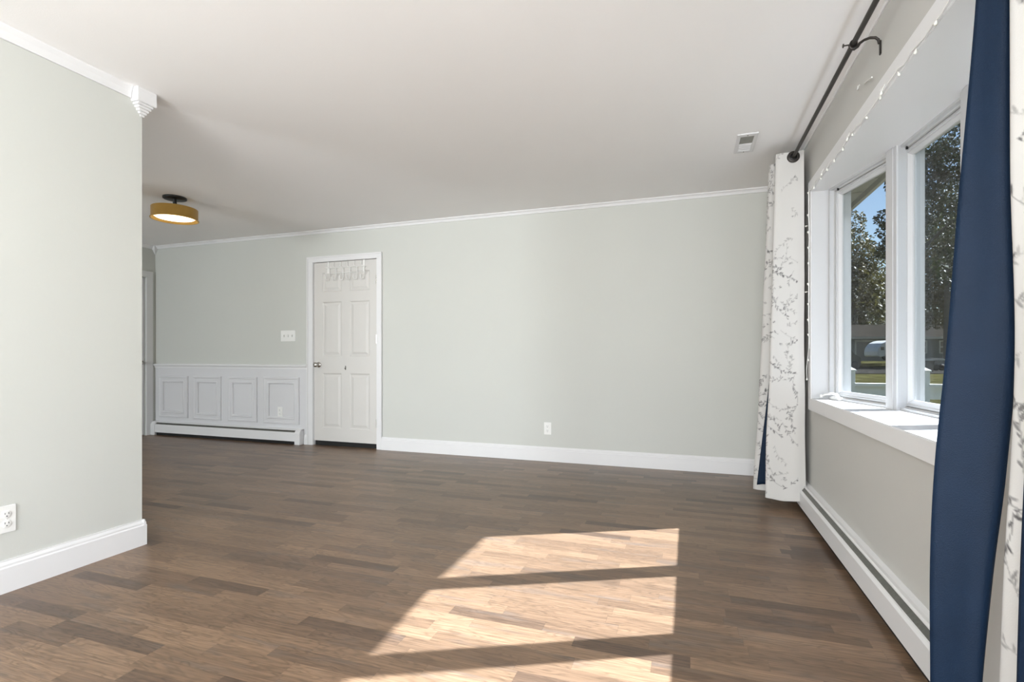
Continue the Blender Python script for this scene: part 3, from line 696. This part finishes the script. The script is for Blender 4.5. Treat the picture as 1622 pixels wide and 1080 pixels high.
# far curtain, drawn back to the far end of the rod
t = thing('curtain', (.62, 3.95, .06), 'white curtain with grey leaf sprigs hanging at the far end of the rod', 'curtain', 'grommet curtains on the bronze rod')
sheet('floral_panel', t, 'floral',
      [(.716, 3.785, 0), (.66, 3.795, 0), (.585, 3.795, 0), (.556, 3.81, 0), (.575, 3.83, 0), (.66, 3.84, 0), (.720, 3.86, 0), (.726, 3.885, 0)],
      [(.722, 3.785, 0), (.66, 3.77, 0), (.57, 3.795, 0), (.500, 3.80, 0), (.505, 3.825, 0), (.62, 3.84, 0), (.715, 3.86, 0), (.726, 3.885, 0)],
      .062, 2.362, .0042, print_seed=11, blank=.065, density=8)
sheet('floral_panel', t, 'floral',
      [(.726, 3.93, 0), (.66, 3.955, 0), (.59, 3.965, 0), (.546, 3.98, 0), (.56, 4.01, 0), (.66, 4.03, 0), (.71, 4.07, 0), (.60, 4.12, 0), (.56, 4.16, 0), (.68, 4.20, 0)],
      [(.726, 3.93, 0), (.64, 3.955, 0), (.52, 3.965, 0), (.452, 3.99, 0), (.462, 4.03, 0), (.60, 4.05, 0), (.71, 4.09, 0), (.56, 4.14, 0), (.48, 4.19, 0), (.66, 4.24, 0)],
      .078, 2.355, .0045, print_seed=5, density=11)
sheet('navy_lining', t, 'blue', [(.70, 3.905, 0), (.64, 3.912, 0), (.565, 3.912, 0)], [(.70, 3.905, 0), (.60, 3.915, 0), (.452, 3.925, 0)], .125, 2.34, .012,
      mid=[(.70, 3.905, 0), (.64, 3.912, 0), (.557, 3.912, 0)], wob=.001)
for (x, y, r) in ((RX, 3.787, 1),):
    MB().lathe([(.022, -.006), (.036, -.006), (.038, -.002), (.038, .004), (.022, .004), (.022, -.006)], (RX, 3.788, RZ), (0, 1, 0), 28).build('grommet', 'bronze', t)
    MB().lathe([(.0106, -.001), (.024, -.001), (.024, .001), (.0106, .001)], (RX, 3.790, RZ), (0, 1, 0), 28).build('grommet_hole_shade', 'black', t)  # black disc fills the hole, its shade given as colour

# near curtain: navy layer and floral layer, only part of it in frame
t = thing('curtain', (.64, 1.45, .06), 'deep blue curtain with floral layer beside it, hanging at the right frame edge', 'curtain', 'grommet curtains on the bronze rod')
def navy(xl, xr):
    return [(xl, 1.500, 0), (xl+(xr-xl)*.35, 1.485, 0), (xl+(xr-xl)*.72, 1.462, 0), (xr, 1.450, 0), (xr+.012, 1.468, 0), (xr+.006, 1.505, 0)]
sheet('navy_panel', t, 'blue', navy(.668, .682), navy(.553, .618), .07, 2.362, .010,
      keys=[(.215, navy(.644, .680)), (.43, navy(.608, .680)), (.57, navy(.587, .688)), (.70, navy(.562, .670)), (.80, navy(.553, .646)), (.925, navy(.553, .624))], wob=.0008)
def flor(x, y=1.40): return [(x+.02, y+.02, 0), (x, y, 0), (x+.012, y-.035, 0), (x+.022, y-.06, 0), (x+.01, y-.11, 0), (x-.01, y-.13, 0)]
sheet('floral_panel', t, 'floral', flor(.660), flor(.639), .075, 2.36, .0035, print_seed=23, density=11, wob=.002,
      keys=[(.4, flor(.663)), (.56, flor(.670)), (.68, flor(.663)), (.80, flor(.649)), (.92, flor(.641))])
sheet('floral_panel', t, 'floral', [(.722, 1.62, 0), (.728, 1.50, 0), (.722, 1.42, 0), (.728, 1.30, 0)], [(.722, 1.70, 0), (.712, 1.55, 0), (.706, 1.45, 0), (.712, 1.33, 0)], .08, 2.35, .006, print_seed=31, density=.1)
def nav2(x): return [(x, 1.270, 0), (x+.012, 1.24, 0), (x+.006, 1.20, 0)]
sheet('navy_panel', t, 'blue', nav2(.665), nav2(.606), .08, 2.35, .010, keys=[(.5, nav2(.645)), (.66, nav2(.624)), (.85, nav2(.610))], wob=.0008)

# ------------------------------------------------------------------ own house outside: eave over the window
b = MB(); b.box(XO, 1.50, -3.2, 9.0, 2.50, 2.52); b.box(1.50, 1.53, -3.2, 9.0, 2.45, 2.62); b.box(XS-.2, 1.5, -3.2, 9, 2.56, 2.60)
for k in range(30): b.box(XO, 1.49, -3.0+k*.4, -2.985+k*.4, 2.492, 2.502)
struct(b.build('trim_16', 'soffit'))
struct(MBX(XO-.02, XO, YB+.15, 9.0, -.6, 2.56).build('wall_outside', 'siding'))

# ------------------------------------------------------------------ outside ground, street
def at(px, py=None, zc=10.0, z=None):
    """point of the outdoors by bearing and distance (measured on the photograph)"""
    xc = (px-811)/811*zc; c, s = math.cos(YAW), math.sin(YAW)
    return Vector((xc*c-zc*s, xc*s+zc*c, (1.02-(py-563)/811*zc) if py is not None else z))
U_ = Vector((math.cos(YAW), math.sin(YAW), 0)); F_ = Vector((-math.sin(YAW), math.cos(YAW), 0))
def terrain(zc): return -.6 if zc < 30 else (-.6+1.0*(zc-30)/25 if zc < 55 else .4)
b = MB(); vs = []; fs = []
ds = [-20, 4, 30, 36, 40, 44, 48, 52, 55, 140]; n = 2
for k, zc in enumerate(ds):
    for x in (-10, 160): vs.append(F_*zc+U_*x+Vector((0, 0, terrain(zc) if zc < 55 else .4)))
fs = [(2*k, 2*k+1, 2*k+3, 2*k+2) for k in range(len(ds)-1)]
# keep the ground outside the house
g = MB(); g.add(vs, fs); gr = g.build('lawn', 'grass'); gr['kind'] = 'structure'
bm = bmesh.new(); bm.from_mesh(gr.data); bmesh.ops.bisect_plane(bm, geom=bm.verts[:]+bm.edges[:]+bm.faces[:], plane_co=(XO, 0, 0), plane_no=(-1, 0, 0), clear_outer=True); bm.to_mesh(gr.data); bm.free()
vs = []
for zc in (37, 44): 
    for x in (12, 150): vs.append(F_*zc+U_*x+Vector((0, 0, terrain(zc)+.03)))
g = MB(); g.add(vs, [(0, 1, 3, 2)]); o = g.build('road', 'road', solid=.02); o['kind'] = 'structure'

# white vinyl railing with capped posts
c0 = at(1345, zc=10.0, z=0)
ry = c0.y
t = thing('railing', (c0.x, ry, -.6), 'white vinyl railing with capped posts outside beyond the bow window', 'railing')
XP = [at(1341, zc=10.0, z=0).x-.02, 7.62, 10.2]
xa = None
def x_at(px, y):   # where the bearing px crosses the railing line
    a = (px-811)/811; zc = y/(a*math.sin(YAW)+math.cos(YAW)); return (a*math.cos(YAW)-math.sin(YAW))*zc, zc
PX = [x_at(p, ry)[0] for p in (1347, 1464)]; ps = PX[1]-PX[0]; PX = [PX[0]-ps]+PX+[PX[1]+ps]
for x in PX:
    b = MBX(x-.065, x+.065, ry-.065, ry+.065, -.6, .72); p_ = b.build('post', 'fence', t)
    b = MBX(x-.085, x+.085, ry-.085, ry+.085, .72, .745); b.add([(x-.08, ry-.08, .745), (x+.08, ry-.08, .745), (x+.08, ry+.08, .745), (x-.08, ry+.08, .745), (x, ry, .80)], [(0, 1, 4), (1, 2, 4), (2, 3, 4), (3, 0, 4)])
    b.build('post_cap', 'fence', t)
for k, (x0, x1) in enumerate(zip(PX, PX[1:])):
    MBX(x0+.06, x1-.06, ry-.08, ry+.08, .43, .485).build('top_rail', 'fence', t)
    lo_ = .20 if k == 2 else -.58
    MBX(x0+.06, x1-.06, ry-.012, ry+.012, lo_, .435).build('panel', 'fence', t)
    MBX(x0+.06, x1-.06, ry-.03, ry+.03, -.58, -.10).build('bottom_rail', 'fence', t)

# ------------------------------------------------------------------ house across the street, camper, car, bins
def frame_obj(name, origin, label, cat, rz=None):
    t = thing(name, origin, label, cat, rz=YAW if rz is None else rz); return local(t)
hz = .4; D = 58
P = lambda px, zc=D: (px-811)/811*zc
Zp = lambda py, zc=D: 1.02-(py-563)/811*zc
x0 = P(1315); base = F_*D+U_*x0; base.z = hz
t = frame_obj('grey_house', base, 'long grey house with garage across the street behind the camper', 'house')
wl = P(1640)-x0; ze = Zp(533)-hz; zr = Zp(512)-hz
MBX(0, wl, 0, 5.5, 0, ze).build('wall', 'siding', t)
MB().prism([(-.6, ze-.05), (2.8, zr), (6.1, ze-.05), (6.1, ze-.2), (-.6, ze-.2)], 'x', -.6, wl+.6).build('roof', 'roof', t)
MBX(-.6, wl+.6, -.62, -.55, ze-.28, ze-.05).build('fascia', 'housetrim', t)
gx0, gx1 = P(1356)-x0, P(1412)-x0
b = MB(); b.box(gx0-.2, gx0, -.06, 0, 0, ze-.42); b.box(gx1, gx1+.2, -.06, 0, 0, ze-.42); b.box(gx0-.2, gx1+.2, -.06, 0, ze-.6, ze-.38); b.build('garage_frame', 'housetrim', t)
g_ = MBX(gx0, gx1, -.03, 0, 0, ze-.6).build('garage_door', 'garage', t)
b = MB()
for k in range(3): b.box(gx0, gx1, -.05, -.03, .5+k*.5, .53+k*.5)
b.build('door_groove', 'siding', t)
for (a, c) in ((1456, 1466), (1489, 1500), (1520, 1531), (1560, 1571)):
    wx0, wx1, wz0, wz1 = P(a)-x0, P(c)-x0, Zp(558)-hz, Zp(541)-hz
    f_ = MB(); e = .14
    f_.box(wx0-e, wx0, -.07, 0, wz0-e, wz1+e); f_.box(wx1, wx1+e, -.07, 0, wz0-e, wz1+e); f_.box(wx0, wx1, -.07, 0, wz0-e, wz0); f_.box(wx0, wx1, -.07, 0, wz1, wz1+e); f_.box(wx0, wx1, -.06, 0, (wz0+wz1)/2-.05, (wz0+wz1)/2+.05)
    f_ = f_.build('window', 'housetrim', t); f_['_local'] = 1
    MBX(wx0, wx1, -.03, 0, wz0, wz1).build('pane', 'hglass', f_)
# camper trailer: rounded nose toward the left
zc = 49; zb = Zp(570, zc); base = F_*zc+U_*P(1391, zc); base.z = zb
t = frame_obj('camper_trailer', base, 'white round-nosed camper trailer parked in front of the grey house garage', 'camper')
hh = Zp(539, zc)-zb; wd = P(1420, zc)-P(1373, zc)
prof = [(0.02, .42), (.0, .8), (.12, 1.2), (.45, 1.6), (.95, hh-.05), (1.3, hh), (wd, hh), (wd, .3), (.2, .3)]
MB().prism(prof, 'y', 0, 2.0).build('body', 'camper', t, bevel=.04)
MB().prism([(.86, hh-.10), (1.3, hh-.02), (wd-.1, hh-.02), (wd-.1, .85), (1.55, .7), (1.25, 1.2)], 'y', -.04, 0).build('sunlit_side_panel', 'campert', t)  # added pale panel, sunlight on the camper side painted in
MBX(.25, .55, -.03, 0, .95, 1.25).build('window', 'hglass', t)
for x in (.75, 1.5): MB().lathe([(0, 0), (.24, 0), (.30, .02), (.30, .16), (.24, .18), (0, .18)], (x, .0, .28), (0, 1, 0), 18).build('wheel', 'rubber', t)
# dark parked car at the left window edge
zc = 41; base = F_*zc+U_*P(1318, zc); base.z = terrain(zc)+.03
t = frame_obj('parked_car', base, 'dark car parked on the street left of the camper trailer', 'car')
prof = [(0, .35), (0, 1.0), (.25, 1.75), (.6, 1.9), (1.35, 1.88), (1.85, 1.25), (2.25, 1.08), (2.35, .9), (2.35, .35)]
MB().prism(prof, 'y', 0, 1.8).build('body', 'carpaint', t, bevel=.05)
MB().prism([(1.33, 1.86), (1.85, 1.24), (1.87, 1.26), (1.35, 1.90)], 'y', .1, 1.7).build('windshield', 'campert', t)  # pale colour stands in for sunlight on the glass
MB().prism([(.35, 1.1), (.45, 1.7), (1.25, 1.7), (1.6, 1.2)], 'y', -.02, 0).build('side_window', 'hglass', t)
for x in (.45, 1.85): MB().lathe([(0, 0), (.28, 0), (.34, .02), (.34, .2), (.28, .22), (0, .22)], (x, -.03, .35), (0, 1, 0), 18).build('wheel', 'rubber', t)
def wheelie(px0, px1, ptop, zc, mname, label, grp=None):
    zb = terrain(zc)+.03; base = F_*zc+U_*P((px0+px1)/2, zc); base.z = zb; hw = (px1-px0)/2/811*zc; h_ = Zp(ptop, zc)-zb
    t = frame_obj('wheeled_bin', base, label, 'bin')
    b = MB(); b.add([(-hw*.8, -.3, .06), (hw*.8, -.3, .06), (hw*.8, .3, .06), (-hw*.8, .3, .06), (-hw, -.36, h_-.08), (hw, -.36, h_-.08), (hw, .36, h_-.08), (-hw, .36, h_-.08)],
                    [(0, 1, 2, 3), (4, 5, 6, 7), (0, 1, 5, 4), (1, 2, 6, 5), (2, 3, 7, 6), (3, 0, 4, 7)]); b.build('bin_body', mname, t)
    MBX(-hw-.03, hw+.03, -.40, .38, h_-.08, h_).build('lid', mname, t, bevel=.02)
    for s in (-1, 1): MB().lathe([(0, 0), (.10, 0), (.10, .05), (0, .05)], (s*hw*.75, .3, .10), (1, 0, 0), 12).build('wheel', 'rubber', t)
wheelie(1459, 1474, 571, 38, 'bin', 'dark wheeled bin standing by the street')
zc = 40; base = F_*zc+U_*P(1476, zc); base.z = terrain(zc)+.03
t = frame_obj('utility_trailer', base, 'small pale utility trailer beside the dark bin across the street', 'trailer')
MBX(0, 1.0, 0, 1.4, .35, .98).build('box', 'lightbin', t, bevel=.03); MBX(-.05, 1.05, -.05, 1.45, .80, .90).build('rail', 'housetrim', t)
for x in (.3, .75): MB().lathe([(0, 0), (.2, 0), (.25, .02), (.25, .14), (0, .16)], (x, -.1, .27), (0, 1, 0), 14).build('wheel', 'rubber', t)

# ------------------------------------------------------------------ trees
def crown_mesh(blobs, n, size, seed, shell=.55):
    rg = np.random.default_rng(seed); vol = np.array([b_[3]**2 for b_ in blobs]); vol = vol/vol.sum()
    idx = rg.choice(len(blobs), n, p=vol); B = np.array(blobs)[idx]
    dr = rg.normal(size=(n, 3)); dr /= np.linalg.norm(dr, axis=1)[:, None]; rr = (shell+(1-shell)*rg.random(n)**.6)*B[:, 3]
    c = B[:, :3]+dr*rr[:, None]*np.array([1, 1, .85])
    a = rg.normal(size=(n, 3)); a /= np.linalg.norm(a, axis=1)[:, None]; q = rg.normal(size=(n, 3)); bb = np.cross(a, q); bb /= np.linalg.norm(bb, axis=1)[:, None]
    s = size*(.6+.8*rg.random(n))[:, None]
    v = np.stack([c-a*s, c+bb*s*.45, c+a*s, c-bb*s*.45], 1).reshape(-1, 3)
    return v, np.arange(4*n).reshape(n, 4)
def tree(base, trunk, blobs, n, size, seed, label, leaf, group=None, name='tree'):
    t = thing(name, base, label, 'tree', group)
    v, f = crown_mesh(blobs, n, size, seed)
    me = bpy.data.meshes.new('foliage'); me.from_pydata((v-np.array(base)).tolist(), [], f.tolist()); me.materials.append(M[leaf])
    o = bpy.data.objects.new('foliage', me); COL.objects.link(o); o.parent = t
    b = MB(); b.tube(trunk[0], trunk[1], 10)
    for br in trunk[2]: b.tube(br[0], br[1], 7)
    b.build('trunk', 'bark', t)
def blobs_at(L): return [tuple(at(px, py, zc))+(r,) for px, py, zc, r in L]
def trunk_at(px, zc, ztop, r, brs=(), lean=0):
    b0 = at(px, zc=zc, z=terrain(zc)-.1)
    p = [b0+Vector((0, 0, h))+U_*lean*(h/ztop) for h in np.linspace(0, ztop, 6)]
    return (p, [r*(1-.12*k) for k in range(6)], brs), b0
# big olive tree left of the sky gap
tr, b0 = trunk_at(1352, 72, 11, .45)
tree(b0, tr, blobs_at([(1345, 355, 72, 2.2), (1338, 400, 72, 4), (1362, 410, 72, 3.2), (1375, 440, 72, 2.4), (1345, 450, 72, 4.2), (1380, 468, 72, 2.6), (1395, 475, 72, 2.4), (1330, 480, 72, 4.5), (1360, 490, 72, 4.2), (1310, 430, 73, 5.2)]), 17000, .23, 1,
     'tall olive-green tree rising behind the grey house left of the sky gap', 'leaf', 'trees across the street')
tr, b0 = trunk_at(1420, 84, 8, .4)
tree(b0, tr, blobs_at([(1390, 480, 84, 4.0), (1415, 470, 84, 4.5), (1380, 505, 82, 3.2), (1405, 510, 82, 3.2), (1435, 500, 82, 4.0), (1355, 510, 80, 3.0), (1330, 505, 80, 3.2)]), 12000, .24, 2,
     'low dark row tree behind the grey house roof', 'leafd', 'trees across the street')
# near tree with the visible trunk in the second casement
tr, b0 = trunk_at(1436, 22, 12, .2, lean=.1)
top = b0+Vector((0, 0, 6.2))
brs = [([b0+Vector((0, 0, 4.6)), b0+Vector((0, 0, 5.6))+U_*-.7, b0+Vector((0, 0, 6.4))+U_*-1.6], [.09, .06, .03]),
       ([b0+Vector((0, 0, 5.2)), b0+Vector((0, 0, 6.4))+U_*.8, b0+Vector((0, 0, 7.4))+U_*1.8], [.10, .07, .03]),
       ([b0+Vector((0, 0, 6.0)), b0+Vector((0, 0, 7.4))+U_*-1.0, b0+Vector((0, 0, 8.6))+U_*-1.7], [.09, .06, .03])]
tr = (tr[0][:4], tr[1][:4], brs[1:2])
tree(b0, tr, blobs_at([(1462, 285, 22, .9), (1490, 270, 22, 1.0), (1515, 300, 22, 1.1), (1455, 225, 22, 1.2), (1500, 215, 22, 1.4), (1540, 250, 22, 1.6), (1450, 330, 23, 1.0), (1480, 340, 23, 1.1), (1510, 350, 23, 1.2), (1403, 345, 22, .45), (1410, 390, 22, .45), (1407, 365, 22, .5), (1425, 350, 22, .7), (1440, 290, 22, .9), (1520, 420, 23, 1.1), (1550, 380, 22, 1.5), (1400, 400, 22, .35)]), 15000, .085, 3,
     'dark leafy tree nearest the house, its branches filling the second casement', 'leafd', 'trees across the street')
tr, b0 = trunk_at(1500, 44, 10, .3)
tree(b0, tr, blobs_at([(1455, 400, 46, 2.4), (1485, 380, 46, 2.6), (1515, 400, 46, 2.6), (1450, 450, 46, 2.4), (1480, 440, 46, 2.4), (1510, 450, 46, 2.6), (1455, 495, 46, 2.0), (1485, 490, 46, 2.0), (1515, 495, 46, 2.2), (1550, 430, 46, 3.5), (1490, 330, 47, 2.2), (1590, 400, 46, 4)]), 20000, .15, 4,
     'dense green tree in front of the right half of the grey house', 'leaf', 'trees across the street')
tr, b0 = trunk_at(1560, 98, 12, .5)
tree(b0, tr, blobs_at([(1450, 420, 98, 6), (1500, 400, 98, 6), (1550, 380, 98, 7), (1620, 400, 98, 8), (1460, 490, 98, 5), (1520, 490, 98, 5), (1680, 380, 98, 9), (1760, 400, 98, 9)]), 14000, .32, 6,
     'broad dark tree farthest back above the roof of the grey house', 'leafd', 'trees across the street')
for o in bpy.data.objects:
    if '_local' in o: del o['_local']
